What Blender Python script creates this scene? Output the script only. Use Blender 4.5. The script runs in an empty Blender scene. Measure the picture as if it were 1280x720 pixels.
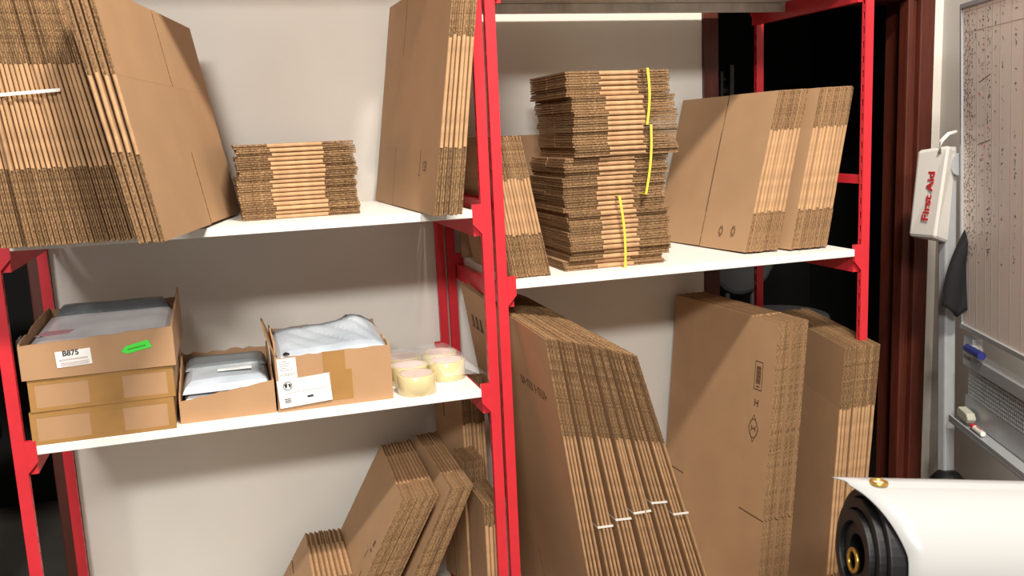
import bpy, math, random
from mathutils import Vector, Matrix, Euler
from math import sin, cos, pi, radians
random.seed(7)
S = bpy.context.scene
C = S.collection

# ------------------------------------------------------------------ camera
yaw, pitch, roll, FPX = -0.2954, -0.1678, -0.0447, 1156.0
fwd = Vector((-sin(yaw)*cos(pitch), cos(yaw)*cos(pitch), sin(pitch)))
r0 = Vector((cos(yaw), sin(yaw), 0)); u0 = r0.cross(fwd)
rgt = cos(roll)*r0 + sin(roll)*u0; upv = -sin(roll)*r0 + cos(roll)*u0
cd = bpy.data.cameras.new('camera'); cam = bpy.data.objects.new('camera', cd); C.objects.link(cam)
M = Matrix((rgt, upv, -fwd)).transposed().to_4x4(); M.translation = Vector((-0.6148, -2.1388, 1.7627))
cam.matrix_world = M
cd.sensor_width = 36; cd.lens = FPX/1280*36; cd.clip_start = .02
cd.dof.use_dof = True; cd.dof.focus_distance = 2.5; cd.dof.aperture_fstop = 7.0
S.camera = cam

# ------------------------------------------------------------------ light, exposure
w = bpy.data.worlds.new('world'); S.world = w; w.use_nodes = True
w.node_tree.nodes['Background'].inputs[0].default_value = (1.0, .93, .86, 1)
w.node_tree.nodes['Background'].inputs[1].default_value = .20
def area(name, loc, target, sx, sy, power, col):
    l = bpy.data.lights.new(name, 'AREA'); l.shape = 'RECTANGLE'; l.size = sx; l.size_y = sy
    l.energy = power; l.color = col
    o = bpy.data.objects.new(name, l); C.objects.link(o); o.location = loc
    o.rotation_euler = (Vector(target)-Vector(loc)).to_track_quat('-Z', 'Y').to_euler()
    return o
area('ceiling_tube_far', (-1.6, -4.8, 3.7), (0, .3, 1.2), 1.2, .35, 200, (1.0, .975, .94))
area('ceiling_tube_near', (.15, -2.3, 4.35), (-.1, .3, 1.0), .7, .2, 215, (1.0, .93, .83))
S.view_settings.view_transform = 'Standard'; S.view_settings.look = 'None'
S.view_settings.exposure = 0.02; S.view_settings.gamma = 1.0
S.view_settings.use_curve_mapping = False

# ------------------------------------------------------------------ materials
def srgb(r, g, b):
    f = lambda c: ((c/255)/12.92 if c/255 <= .04045 else (((c/255)+.055)/1.055)**2.4)
    return (f(r), f(g), f(b), 1)
def mat(name, col, rough=.6, metal=0., var=.0, scale=20., bump=0., col2=None, stretch=None, spec=None, objrand=0., coat=0., trans=0., alpha=1.):
    m = bpy.data.materials.new(name); m.use_nodes = True
    nt = m.node_tree; b = nt.nodes['Principled BSDF']
    b.inputs['Roughness'].default_value = rough; b.inputs['Metallic'].default_value = metal
    b.inputs['Base Color'].default_value = col
    if spec is not None: b.inputs['Specular IOR Level'].default_value = spec
    if coat: b.inputs['Coat Weight'].default_value = coat
    if trans: b.inputs['Transmission Weight'].default_value = trans
    if alpha < 1: b.inputs['Alpha'].default_value = alpha
    if var or col2 or bump:
        tc = nt.nodes.new('ShaderNodeTexCoord'); mp = nt.nodes.new('ShaderNodeMapping')
        nt.links.new(tc.outputs['Object'], mp.inputs[0])
        if stretch: mp.inputs['Scale'].default_value = stretch
        n = nt.nodes.new('ShaderNodeTexNoise'); n.inputs['Scale'].default_value = scale; n.inputs['Detail'].default_value = 5
        nt.links.new(mp.outputs[0], n.inputs['Vector'])
        c2 = col2 or tuple(max(0, c*(1-var)) for c in col[:3])+(1,)
        mx = nt.nodes.new('ShaderNodeValToRGB')
        mx.color_ramp.elements[0].position = .35; mx.color_ramp.elements[1].position = .65
        mx.color_ramp.elements[0].color = c2; mx.color_ramp.elements[1].color = col
        nt.links.new(n.outputs['Fac'], mx.inputs[0]); out = mx.outputs[0]
        if objrand:
            oi = nt.nodes.new('ShaderNodeObjectInfo'); hs = nt.nodes.new('ShaderNodeHueSaturation')
            mr = nt.nodes.new('ShaderNodeMapRange'); mr.inputs[3].default_value = 1-objrand; mr.inputs[4].default_value = 1+objrand
            nt.links.new(oi.outputs['Random'], mr.inputs[0]); nt.links.new(mr.outputs[0], hs.inputs['Value'])
            nt.links.new(out, hs.inputs['Color']); out = hs.outputs[0]
        nt.links.new(out, b.inputs['Base Color'])
        if bump:
            bp = nt.nodes.new('ShaderNodeBump'); bp.inputs['Strength'].default_value = bump; bp.inputs['Distance'].default_value = .004
            nt.links.new(n.outputs['Fac'], bp.inputs['Height']); nt.links.new(bp.outputs[0], b.inputs['Normal'])
    return m
kraft = mat('kraft_face', srgb(176, 140, 105), .72, var=.07, scale=9, objrand=.05, spec=.25)
fold = mat('kraft_fold', srgb(188, 148, 108), .7, var=.22, scale=40, objrand=.12, spec=.25)
raw = mat('raw_board_edge', srgb(152, 120, 86), .95, col2=srgb(94, 70, 48), scale=260, objrand=.22, bump=.5, spec=.1)  # dark second colour paints the shade inside the open flutes
ink = mat('ink', srgb(98, 70, 50), .8)
red = mat('red_paint', srgb(206, 44, 54), .38, var=.08, scale=25)
white_board = mat('white_melamine', srgb(238, 235, 229), .42, var=.03, scale=12)
plaster = mat('plaster', srgb(230, 224, 214), .85, var=.05, scale=3.5, bump=.08)
greywall = mat('grey_wall', srgb(176, 170, 163), .8, var=.05, scale=4)
steel = mat('galvanised_steel', srgb(222, 220, 214), .45, metal=.1, var=.3, scale=6, stretch=(3, 30, 1))
alu = mat('aluminium', srgb(178, 180, 182), .38, metal=.25, var=.06, scale=30)
wood = mat('mahogany', srgb(88, 36, 22), .5, var=.3, scale=12, stretch=(6, 6, .6))
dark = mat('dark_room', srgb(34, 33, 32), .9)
floor_m = mat('concrete', srgb(120, 112, 102), .8, var=.15, scale=5)
black = mat('black_plastic', srgb(14, 14, 15), .5)
chairm = mat('dark_upholstery', srgb(70, 70, 70), .6, var=.2, scale=8)
blackfab = mat('black_cloth', srgb(18, 18, 20), .9, var=.3, scale=30)
whitepvc = mat('white_vinyl', srgb(170, 170, 169), .3)
brass = mat('brass', srgb(214, 170, 80), .3, metal=.9)
carton = mat('carton_face', srgb(178, 138, 100), .65, var=.08, scale=10)
carton_in = mat('carton_inside', srgb(150, 116, 82), .8, var=.1, scale=14)
btape = mat('brown_tape', srgb(168, 126, 74), .22, var=.1, scale=16, bump=.25)
grey_bag = mat('grey_poly', srgb(162, 171, 180), .3, col2=srgb(188, 196, 204), scale=7, bump=.3)
silver_bag = mat('silver_poly', srgb(236, 236, 239), .25, col2=srgb(212, 213, 217), scale=9, bump=.25)
darkgrey_bag = mat('slate_poly', srgb(112, 118, 122), .3, var=.2, scale=10, bump=.3)
paper = mat('label_paper', srgb(236, 234, 230), .6)
greenp = mat('green_sticker', srgb(78, 232, 70), .5)
pinkp = mat('pink_print', srgb(206, 150, 160), .5)
yellow = mat('yellow_strap', srgb(228, 208, 70), .4)
whites = mat('white_strap', srgb(232, 228, 220), .5)
tapem = mat('clear_tape_roll', srgb(216, 199, 150), .22, var=.06, scale=20, coat=.5)
core = mat('tape_core', srgb(222, 196, 186), .6, var=.12, scale=60)
film = mat('cling_film', (1, 1, 1, 1), .12, bump=.6, scale=40, alpha=.16)
pale = mat('whiteboard_surface', srgb(243, 230, 220), .4, var=.03, scale=3)
redink = mat('red_ink', srgb(196, 40, 44), .5)
rule = mat('ruled_line', srgb(170, 140, 128), .6)
darkink = mat('dark_ink', srgb(42, 38, 40), .6)
faplas = mat('first_aid_plastic', srgb(226, 222, 214), .4)

# ------------------------------------------------------------------ mesh helper
class MB:
    def __init__(s): s.v = []; s.f = []; s.m = []
    def poly(s, pts, mi=0):
        n = len(s.v); s.v += [tuple(p) for p in pts]; s.f.append(tuple(range(n, n+len(pts)))); s.m.append(mi)
    def box(s, a, b, mi=0, side=None, mat=None):
        x0, y0, z0 = a; x1, y1, z1 = b; n = len(s.v)
        P = [(x0,y0,z0),(x1,y0,z0),(x1,y1,z0),(x0,y1,z0),(x0,y0,z1),(x1,y0,z1),(x1,y1,z1),(x0,y1,z1)]
        if mat is not None: P = [tuple(mat @ Vector(p)) for p in P]
        s.v += P
        for i, q in enumerate([(0,3,2,1),(4,5,6,7),(0,1,5,4),(2,3,7,6),(1,2,6,5),(3,0,4,7)]):
            s.f.append(tuple(n+k for k in q)); s.m.append(mi if (side is None or i < 2) else side)
    def hexa(s, P, mi=0):
        n = len(s.v); s.v += [tuple(p) for p in P]
        for q in [(0,3,2,1),(4,5,6,7),(0,1,5,4),(2,3,7,6),(1,2,6,5),(3,0,4,7)]:
            s.f.append(tuple(n+k for k in q)); s.m.append(mi)
    def prism(s, prof, a, b, mi=0, ax='x'):
        # profile of 2-D points extruded between a and b along an axis
        f = {'x': lambda p, t: (t, p[0], p[1]), 'y': lambda p, t: (p[0], t, p[1]), 'z': lambda p, t: (p[0], p[1], t)}[ax]
        n = len(s.v); k = len(prof)
        s.v += [f(p, a) for p in prof] + [f(p, b) for p in prof]
        s.f.append(tuple(range(n, n+k))[::-1]); s.m.append(mi)
        s.f.append(tuple(range(n+k, n+2*k))); s.m.append(mi)
        for i in range(k):
            j = (i+1) % k; s.f.append((n+i, n+j, n+k+j, n+k+i)); s.m.append(mi)
    def tube(s, pts, r, k=8, mi=0, closed=False):
        pts = [Vector(p) for p in pts]; n0 = len(s.v); N = len(pts)
        rr = r if isinstance(r, (list, tuple)) else [r]*N
        for i, p in enumerate(pts):
            if closed: d = pts[(i+1) % N]-pts[i-1]
            else: d = pts[min(i+1, N-1)]-pts[max(i-1, 0)]
            d.normalize(); a = d.cross(Vector((0, 0, 1)) if abs(d.z) < .9 else Vector((1, 0, 0))).normalized(); b = d.cross(a)
            for j in range(k):
                t = 2*pi*j/k; s.v.append(tuple(p + rr[i]*(cos(t)*a + sin(t)*b)))
        for i in range(N if closed else N-1):
            for j in range(k):
                q = (j+1) % k; i2 = (i+1) % N
                s.f.append((n0+i*k+j, n0+i*k+q, n0+i2*k+q, n0+i2*k+j)); s.m.append(mi)
        if not closed:
            s.f.append(tuple(n0+j for j in range(k))); s.m.append(mi)
            s.f.append(tuple(n0+(N-1)*k+j for j in range(k))[::-1]); s.m.append(mi)
    def lathe(s, prof, k=40, mi=0, closed=True):
        n0 = len(s.v); N = len(prof)
        for j in range(k):
            t = 2*pi*j/k
            for r, z in prof: s.v.append((r*cos(t), r*sin(t), z))
        for j in range(k):
            q = (j+1) % k
            for i in range(N if closed else N-1):
                i2 = (i+1) % N
                s.f.append((n0+j*N+i, n0+q*N+i, n0+q*N+i2, n0+j*N+i2)); s.m.append(mi)
    def grid(s, fn, nu, nv, mi=0):
        n0 = len(s.v)
        for i in range(nu+1):
            for j in range(nv+1): s.v.append(tuple(fn(i/nu, j/nv)))
        for i in range(nu):
            for j in range(nv):
                a = n0+i*(nv+1)+j; s.f.append((a, a+nv+1, a+nv+2, a+1)); s.m.append(mi)
    def mesh(s, name, mats):
        me = bpy.data.meshes.new(name); me.from_pydata(s.v, [], s.f)
        for m in (mats if isinstance(mats, (list, tuple)) else [mats]): me.materials.append(m)
        me.polygons.foreach_set('material_index', s.m)
        import bmesh
        bm = bmesh.new(); bm.from_mesh(me); bmesh.ops.recalc_face_normals(bm, faces=bm.faces); bm.to_mesh(me); bm.free()
        return me
    def build(s, name, mats, parent=None, bevel=0, smooth=False, solid=0):
        o = bpy.data.objects.new(name, s.mesh(name, mats)); C.objects.link(o)
        if parent: o.parent = parent
        if solid: q = o.modifiers.new('solid', 'SOLIDIFY'); q.thickness = solid; q.offset = 0
        if bevel: q = o.modifiers.new('bevel', 'BEVEL'); q.width = bevel; q.segments = 2; q.limit_method = 'ANGLE'
        if smooth:
            for p in o.data.polygons: p.use_smooth = True
        return o
def thing(name, label, cat, loc=(0, 0, 0), rot=(0, 0, 0), group=None):
    o = bpy.data.objects.new(name, None); C.objects.link(o); o.location = loc; o.rotation_euler = rot
    o.empty_display_size = .05; o['label'] = label; o['category'] = cat
    if group: o['group'] = group
    return o
def tag(o, label, cat, group=None):
    o['label'] = label; o['category'] = cat
    if group: o['group'] = group
    return o
def struct(o): o['kind'] = 'structure'; return o
def text(name, s, size, m, parent, mtx, ext=.0002, bold=0.):
    cu = bpy.data.curves.new(name, 'FONT'); cu.body = s; cu.size = size; cu.extrude = ext; cu.offset = bold
    cu.align_x = 'CENTER'; cu.align_y = 'CENTER'
    t = bpy.data.objects.new('tmp', cu); C.objects.link(t)
    bpy.context.view_layer.update()
    me = bpy.data.meshes.new_from_object(t.evaluated_get(bpy.context.evaluated_depsgraph_get()))
    bpy.data.objects.remove(t); me.materials.clear(); me.materials.append(m)
    o = bpy.data.objects.new(name, me); C.objects.link(o); o.parent = parent; o.matrix_local = mtx
    return o
def frame(o, x, y):   # matrix with origin o, x axis, y axis
    x = Vector(x).normalized(); y = Vector(y).normalized(); z = x.cross(y).normalized(); y = z.cross(x)
    m = Matrix((x, y, z)).transposed().to_4x4(); m.translation = Vector(o); return m

# ------------------------------------------------------------------ setting
Z1, Z2, Z3, ZB, ZL, D, WY = 1.138, 1.582, 1.400, .29, .42, .529, .575
b = MB(); b.box((-1.078, WY, 0), (.879, WY+.14, 2.9)); struct(b.build('wall_back', plaster))
b = MB(); b.box((1.765, WY, 0), (1.95, WY+.14, 2.9)); struct(b.build('wall_back_right', plaster))
b = MB(); b.box((1.815, -4.5, 0), (1.95, WY, 2.9)); struct(b.build('wall_right', greywall))
b = MB(); b.box((.879, WY, 2.19), (1.765, WY+.14, 2.9)); b.box((-2.2, WY, 2.35), (-1.078, WY+.14, 2.9)); b.box((-2.4, WY, 0), (-2.05, WY+.14, 2.9)); struct(b.build('wall_over_openings', plaster))
b = MB(); b.box((-3, -6, -.05), (3, WY+2.4, 0)); struct(b.build('floor', floor_m))
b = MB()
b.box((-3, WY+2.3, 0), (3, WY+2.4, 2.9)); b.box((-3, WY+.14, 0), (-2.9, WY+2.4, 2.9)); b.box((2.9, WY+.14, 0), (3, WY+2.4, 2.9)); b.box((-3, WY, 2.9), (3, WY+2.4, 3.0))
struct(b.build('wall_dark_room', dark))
# door frames
b = MB()
b.box((.879, WY-.005, 0), (.937, WY+.16, 2.15))
struct(b.build('trim_1', wood, bevel=.004))
b = MB()
b.box((1.705, WY-.02, 0), (1.765, WY+.16, 2.25)); b.box((1.683, WY+.0, 0), (1.705, WY+.04, 2.2)); b.box((1.660, WY-.012, 0), (1.683, WY+.035, 2.2))
b.box((.879, WY-.01, 2.145), (1.765, WY+.16, 2.25))
struct(b.build('trim_2', wood, bevel=.004))
b = MB(); b.box((-1.135, WY-.0, 0), (-1.098, WY+.16, 2.4)); struct(b.build('trim_3', wood, bevel=.004))

# ------------------------------------------------------------------ shelving
PW, PD = .025, .016
def post(b, x, y, z1, inner):
    t = .002
    b.box((x, y, 0), (x+PW, y+t, z1))
    for xx in (x, x+PW-t):
        b.box((xx, y+t, 0), (xx+t, y+.0055, z1)); b.box((xx, y+.0115, 0), (xx+t, y+PD, z1))
        z = .02
        while z < z1-.03:
            b.box((xx, y+.0055, z), (xx+t, y+.0115, z+.02)); z += .038
def bracket(b, x, z, s, y=-.001):
    # trapezoid lug on the front of a post; s = side of the post it stands on
    w2 = .022*s
    b.prism([(x, z+.012), (x+w2, z+.012), (x+w2, z-.035), (x, z-.06)], y, y+.012, ax='y')
def unit(label, x0, x1, shelves, ztop):
    u = thing('shelving_unit', label, 'shelves', ((x0+x1)/2, D/2, 0), group='red shelving units against the wall')
    def mk(b, name, m, **k):
        b.v = [(p[0]-u.location.x, p[1]-u.location.y, p[2]) for p in b.v]; return b.build(name, m, u, **k)
    for x in (x0-PW, x1):
        for y in (0, D):
            b = MB(); post(b, x, y, ztop, 0); mk(b, 'upright', red)
        bx = x+.006
        for z in (.2, 1.59):
            b = MB(); b.box((bx, PD, z-.012), (bx+.014, D, z+.012)); mk(b, 'cross_brace', red)
    for z, mt, th, kw in shelves:
        b = MB(); b.box((x0+.022, 0.0, z-th), (x1-.022, kw, z)); mk(b, 'shelf_board', mt, bevel=.0015)
        for x, s in ((x0, 1), (x1, -1)):
            b = MB(); xs = sorted((x, x+.018*s)); b.box((xs[0], .011, z-th-.045), (xs[1], D, z-th-.0002)); mk(b, 'side_rail', red)
            b = MB(); bracket(b, x, z, s); mk(b, 'bracket', red); b = MB(); bracket(b, x, z, s, D-.011); mk(b, 'bracket', red)
    return u
unit('red steel shelving unit with white shelves on the left of the wall', -1.0746, -.0325, [(Z1, white_board, .02, .525), (Z2, white_board, .02, .525), (ZL, white_board, .02, .525), (2.385, white_board, .02, .525)], 2.5)
RU = unit('red steel shelving unit with grey metal top shelf on the right of the wall', .025, 1.05, [(Z3, white_board, .02, .525), (ZB, white_board, .02, .525), (2.125, steel, .02, .525)], 2.5)
# steel stiffener under the top board
b = MB(); b.prism([(.345, 2.079), (.366, 2.079), (.366, 2.1045), (.345, 2.1045)], .027, 1.047, ax='x')
b.v = [(p[0]-.5375, p[1]-D/2, p[2]) for p in b.v]; b.build('stiffener', steel, RU, bevel=.002)

# ------------------------------------------------------------------ flattened boxes
def flat_meshes(la, lb, f, t, slot=.64, swap=False, seed=0, slotw=.005):
    """panel: folded body slab with rounded folds; flaps: two separate board layers at each end, cut by a slot"""
    R = random.Random(seed)
    def fin(b):
        if swap: b.v = [(p[1], p[0], p[2]) for p in b.v]
        return b
    pan = MB()
    k = 6; h = t/2; fb, ft = f+R.uniform(-.004, .004), f+R.uniform(-.004, .004)
    y0, y1 = fb, lb-ft
    prof = []
    for i in range(k+1):
        a = pi/2 + pi*i/k; prof.append((h*.9+h*.9*cos(a), h+h*.96*sin(a)))
    for i in range(k+1):
        a = -pi/2 + pi*i/k; prof.append((la-h*.9+h*.9*cos(a), h+h*.96*sin(a)))
    n = len(prof); n0 = len(pan.v)
    segs = 5
    for q in range(segs+1):
        yy = y0+(y1-y0)*q/segs; wob = R.uniform(-.0007, .0007) if 0 < q < segs else R.uniform(-.001, .0005)
        pan.v += [(p[0]+wob, yy, p[1]) for p in prof]
    for q in range(segs):
        for i in range(n):
            j = (i+1) % n
            mi = 0 if i in (k, n-1) else 1
            pan.f.append((n0+q*n+i, n0+q*n+j, n0+(q+1)*n+j, n0+(q+1)*n+i)); pan.m.append(mi)
    pan.f.append(tuple(range(n0, n0+n))); pan.m.append(2); pan.f.append(tuple(range(n0+segs*n, n0+segs*n+n))); pan.m.append(2)
    lt = t*.42; sw = slotw
    flaps = []
    for top in (0, 1):
        b = MB()
        ya, yb = (0, fb) if not top else (lb-ft, lb)
        for layer in (0, 1):
            s = slot if (layer == 0 or not swap) else 1-slot
            z0 = (0 if layer == 0 else t-lt)
            for xa, xb in ((.0, la*s-sw/2), (la*s+sw/2, la)):
                e = R.uniform(.0, .003); c = R.uniform(0, .003); dz = R.uniform(0, t*.06)
                xa2 = xa+(e if xa == 0 else 0); xb2 = xb-(e if xb == la else 0)
                if not top: b.box((xa2, ya+c, z0+dz*(1-2*layer)), (xb2, yb, z0+lt), 0, 1)
                else: b.box((xa2, ya, z0+dz*(1-2*layer)), (xb2, yb-c, z0+lt), 0, 1)
        flaps.append(fin(b))
    return (fin(pan).mesh('panel', [kraft, fold, raw]), flaps[0].mesh('flap', [kraft, raw]), flaps[1].mesh('flap', [kraft, raw]))
def pose(x, y, z, az=0, lean=0, tilt=0, **k):
    H = Vector((sin(az), cos(az), 0)); P = Vector((cos(az), -sin(az), 0))
    U = cos(lean)*Vector((0, 0, 1))+sin(lean)*P
    A = cos(tilt)*H+sin(tilt)*U; B = -sin(tilt)*H+cos(tilt)*U
    return A, B
ORD = ['first', 'second', 'third', 'fourth', 'fifth', 'sixth', 'seventh', 'eighth', 'ninth', 'tenth', 'eleventh', 'twelfth', 'thirteenth', 'fourteenth', 'fifteenth', 'sixteenth', 'seventeenth', 'eighteenth', 'nineteenth', 'twentieth', 'twenty-first', 'twenty-second', 'twenty-third', 'twenty-fourth', 'twenty-fifth', 'twenty-sixth', 'twenty-seventh', 'twenty-eighth', 'twenty-ninth', 'thirtieth']
def put(meshes, mtx, label, group):
    o = thing('flattened_box', label, 'cardboard box', group=group); o.matrix_world = mtx
    for me in meshes:
        c = bpy.data.objects.new(me.name.split('.')[0], me); C.objects.link(c); c.parent = o
    return o
def pile(n, z0, p0, p1, la, lb, f, t, label, group, slot=.64, swap=False, seed=1, jx=.004, jy=.002, ks=None, first=None, last=None, slotw=.005, yoff=None):
    """n leaning flattened boxes from pose p0 to pose p1 (x, y, az, lean, tilt), first = the one whose face shows"""
    R = random.Random(seed*31+5)
    protos = [flat_meshes(la, lb, f, t, slot, swap, seed*10+i, slotw) for i in range(5)]
    out = []
    for i in range(n):
        k = ks[i] if ks else i/max(1, n-1)
        g = [a+(b_-a)*k for a, b_ in zip(p0, p1)]
        A, B = pose(g[0], g[1], z0, *g[2:])
        N = A.cross(B)
        width = lb if swap else la; height = la if swap else lb
        o = Vector((g[0], g[1]+(yoff(i) if yoff else 0), z0))
        j = (R.uniform(-jx, jx) if 0 < i else 0); o = o + j*Vector((A.x, A.y, 0))
        o += A*0
        low = min(0, width*A.z, t*N.z, height*B.z)
        o.z = z0-low+(0.0003)
        m = Matrix((A, B, N)).transposed().to_4x4(); m.translation = o
        if i == 0 and first: lab = first
        elif i == n-1 and last: lab = last
        else: lab = label % ORD[i]
        out.append((put(protos[(i*2) % 5] if i else protos[0], m, lab, group), m))
    return out
def marks(item, name, strokes, zoff=-.0005, m=ink):
    """strokes drawn on the outer face of a flattened box: list of rectangles (x0,y0,x1,y1) or quads in local face coordinates"""
    b = MB()
    for q in strokes:
        if len(q) == 4: b.box((q[0], q[1], zoff), (q[2], q[3], zoff+.0004))
        else: b.prism(q, zoff, zoff+.0004, ax='z')
    return b.build(name, m, item)

# pile A: left end of the upper left shelf
nA = 27
A_ = pile(nA, Z2, (-1.052, -.17, 0, -.075, 0), (-.796, -.18, .0, -.185, 0), .5, .50, .152, .0074,
     'flattened box in left-end strapped pile on upper left shelf, %s from the left', 'flattened boxes strapped at the left end of the upper left shelf', seed=1, jx=.007,
     last='rightmost flattened box of the white-strapped pile at the left picture edge')
# pile B: big faces beside it
B_ = pile(4, Z2, (-.772, -.338, .21, -.19, -.01), (-.735, -.335, .21, -.18, -.01), .71, .476, .166, .0078,
     'large flattened box leaning left, upper left shelf, %s from the left of four', 'large flattened boxes leaning left on the upper left shelf', slot=.53, seed=2, jx=.002, slotw=.007,
     last='large flattened box leaning left whose broad slotted face shows on the upper left shelf')
# pile C: flat stack
def flatpile(n, z0, x0, y0, lx, ly, f, t, step, label, group, seed=3, first=None, last=None, offs=None, jx=.004, jy=.004):
    R = random.Random(seed*77)
    protos = [flat_meshes(ly, lx, f, t, .5, False, seed*10+i) for i in range(5)]
    z = z0; out = []
    for i in range(n):
        ox, oy = offs(i) if offs else (0, 0)
        xx = x0+lx+ox+R.uniform(-jx, jx); yy = y0+oy+R.uniform(-jy, jy)
        m = Matrix((Vector((0, 1, 0)), Vector((-1, 0, 0)), Vector((0, 0, 1)))).transposed().to_4x4()
        m = Matrix.Rotation(R.uniform(-.008, .008), 4, 'Z') @ m
        m.translation = Vector((xx, yy, z+.0003))
        lab = last if (i == n-1 and last) else first if (i == 0 and first) else label % ORD[i]
        out.append((put(protos[(i*2) % 5], m, lab, group), m)); z += step
    return out, z
C_, zc = flatpile(17, Z2, -.583, .11, .277, .36, .078, .0096, .0104, 'flattened box in low flat stack, upper left shelf, %s from the bottom', 'flattened boxes in the low flat stack',
     seed=3, last='flattened box lying on top of the low flat stack on the upper left shelf')
# pile D: right end of the upper left shelf
D_ = pile(6, Z2, (-.176, -.129, -.04, .144, 0), (-.119, -.128, -.045, .128, 0), .66, .545, .152, .0088,
     'tall flattened box leaning right, upper left shelf right end, %s from the left', 'tall flattened boxes leaning on the red post', slot=.66, seed=4, jx=.004,
     first='tall flattened box with printed broad face leaning right on the upper left shelf')
marks(D_[0][0], 'print', [(.165, .085, .168, .145), (.16, .085, .172, .088)])
marks(D_[0][0], 'print', [(.105, .098, .135, .100), (.105, .118, .135, .12), (.105, .098, .108, .12), (.118, .098, .121, .12), (.132, .098, .135, .12), (.105, .107, .12, .110)])
# pile E: left end of the upper right shelf, leaning to the posts
E_ = pile(12, Z3, (.045, .034, 0, -.165, 0), (.142, .034, 0, -.184, 0), .36, .356, .108, .0082,
     'small flattened box leaning left on double post, %s from the left', 'small flattened boxes leaning on the double red post', seed=5,
     last='small flattened box leaning left, rightmost, nearest the yellow-strapped tall pile')
# one box flat against the wall behind
pm = flat_meshes(.35, .46, .1, .008, .6, True, 61)
m = Matrix((Vector((1, 0, 0)), Vector((0, .05, 1)).normalized(), Vector((0, -1, .05)).normalized())).transposed().to_4x4(); m.translation = (.035, .505, Z3)
put(pm, m, 'flattened box standing against the wall behind the tall yellow banded pile', None)
# pile F: tall flat pile with yellow bands, three bundles
grp = 'flattened boxes in the tall yellow banded pile'
stepF = .01255
def offs_for(seq):
    def g(i):
        for k, o in seq:
            if i < k: return o
        return seq[-1][1]
    return g
F1, zt = flatpile(15, Z3, .213, .066, .285, .27, .092, .0118, stepF, 'flattened box in bottom bundle of yellow-banded pile, %s from the bottom', grp, seed=6, jx=.003, jy=.004,
     offs=offs_for([(2, (-.012, .01)), (4, (.006, .004)), (8, (0, -.004)), (12, (.0, .0)), (15, (-.008, .004))]))
F2, zt2 = flatpile(14, zt+.0006, .213, .066, .290, .27, .095, .0118, stepF, 'flattened box in middle bundle of yellow-banded pile, %s from the bottom', grp, seed=7, jx=.003, jy=.004,
     offs=offs_for([(4, (-.008, .008)), (8, (-.002, .005)), (10, (.02, -.01)), (14, (.016, -.012))]))
F3, zt3 = flatpile(11, zt2+.0006, .221, .068, .288, .285, .092, .0118, stepF, 'flattened box in top bundle of yellow-banded pile, %s from the bottom', grp, seed=8, jx=.003, jy=.004,
     last='flattened box lying on top of the tall yellow banded pile', offs=offs_for([(3, (.014, -.014)), (6, (.008, -.006)), (8, (.0, .004)), (11, (.0, -.002))]))
def loop_band(name, pts, wdir, wid, th, m, label, group, cat='strap'):
    """flat strap following a closed path; wdir = direction of its width"""
    wd = Vector(wdir).normalized(); n = len(pts); pts = [Vector(p) for p in pts]; b = MB()
    cen = sum(pts, Vector())/n
    def off(p):
        d = (p-cen); d -= wd*d.dot(wd); return p + d.normalized()*th
    for i in range(n):
        p, q = pts[i], pts[(i+1) % n]; P2, Q2 = off(p), off(q)
        b.hexa([p-wd*wid/2, q-wd*wid/2, q+wd*wid/2, p+wd*wid/2, P2-wd*wid/2, Q2-wd*wid/2, Q2+wd*wid/2, P2+wd*wid/2])
    return tag(b.build(name, m), label, cat, group)
gb = 'yellow straps round the tall pile'
def vband(x, lean, ya, yb, za, zb, label):
    k = 12; pts = []
    for i in range(k+1):
        u = i/k; pts.append((x+lean*(u)+.004*sin(pi*u), ya-.004*sin(pi*u)-.002, za+(zb-za)*u))
    pts += [(x+lean, yb, zb), (x, yb, za)]
    return loop_band('strapping_band', pts, (1, 0, 0), .006, .0012, yellow, label, gb)
vband(.360, -.012, .048, .35, Z3+.0008, zt-.002, 'yellow plastic strap around the bottom bundle of the tall pile')
vband(.418, .018, .038, .35, zt+.001, zt2-.002, 'yellow plastic strap around the middle bundle of the tall pile')
vband(.424, .004, .036, .35, zt2+.001, zt3+.0005, 'yellow plastic strap around the top bundle of the tall pile')
# pile G: right end of the upper right shelf, two bundles
ksG = [i*.047 for i in range(9)]+[.545+i*.0505 for i in range(10)]
G_ = pile(19, Z3, (.737, .082, -.117, .262, -.01), (.975, .075, -.117, .215, -.01), .455, .452, .112, .0098,
     'flattened box leaning right on upper right shelf, %s from the left', 'flattened boxes leaning at the right end of the upper right shelf', slot=.48, seed=9, ks=ksG, jx=.003, yoff=lambda i: 0 if i < 9 else -.014,
     first='flattened box with printed marks and seamed face leaning right on the upper right shelf', last='rightmost flattened box on the upper right shelf, nearest the right red post')
mk = G_[0][0]
for cx, cy in ((.075, .055), (.13, .052)):
    b = MB()
    for r in (.010, .006):
        for i in range(10):
            a = 2*pi*i/10; a2 = 2*pi*(i+.7)/10
            b.prism([(cx+r*cos(a)*.8, cy+r*sin(a)*1.3), (cx+(r+.0025)*cos(a)*.8, cy+(r+.0025)*sin(a)*1.3), (cx+(r+.0025)*cos(a2)*.8, cy+(r+.0025)*sin(a2)*1.3), (cx+r*cos(a2)*.8, cy+r*sin(a2)*1.3)], -.0006, -.0001, ax='z')
    b.build('print', ink, mk)
b = MB(); b.box((.216, .11, -.0006), (.2202, .342, -.0001))
b.build('seam', ink, mk)
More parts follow.
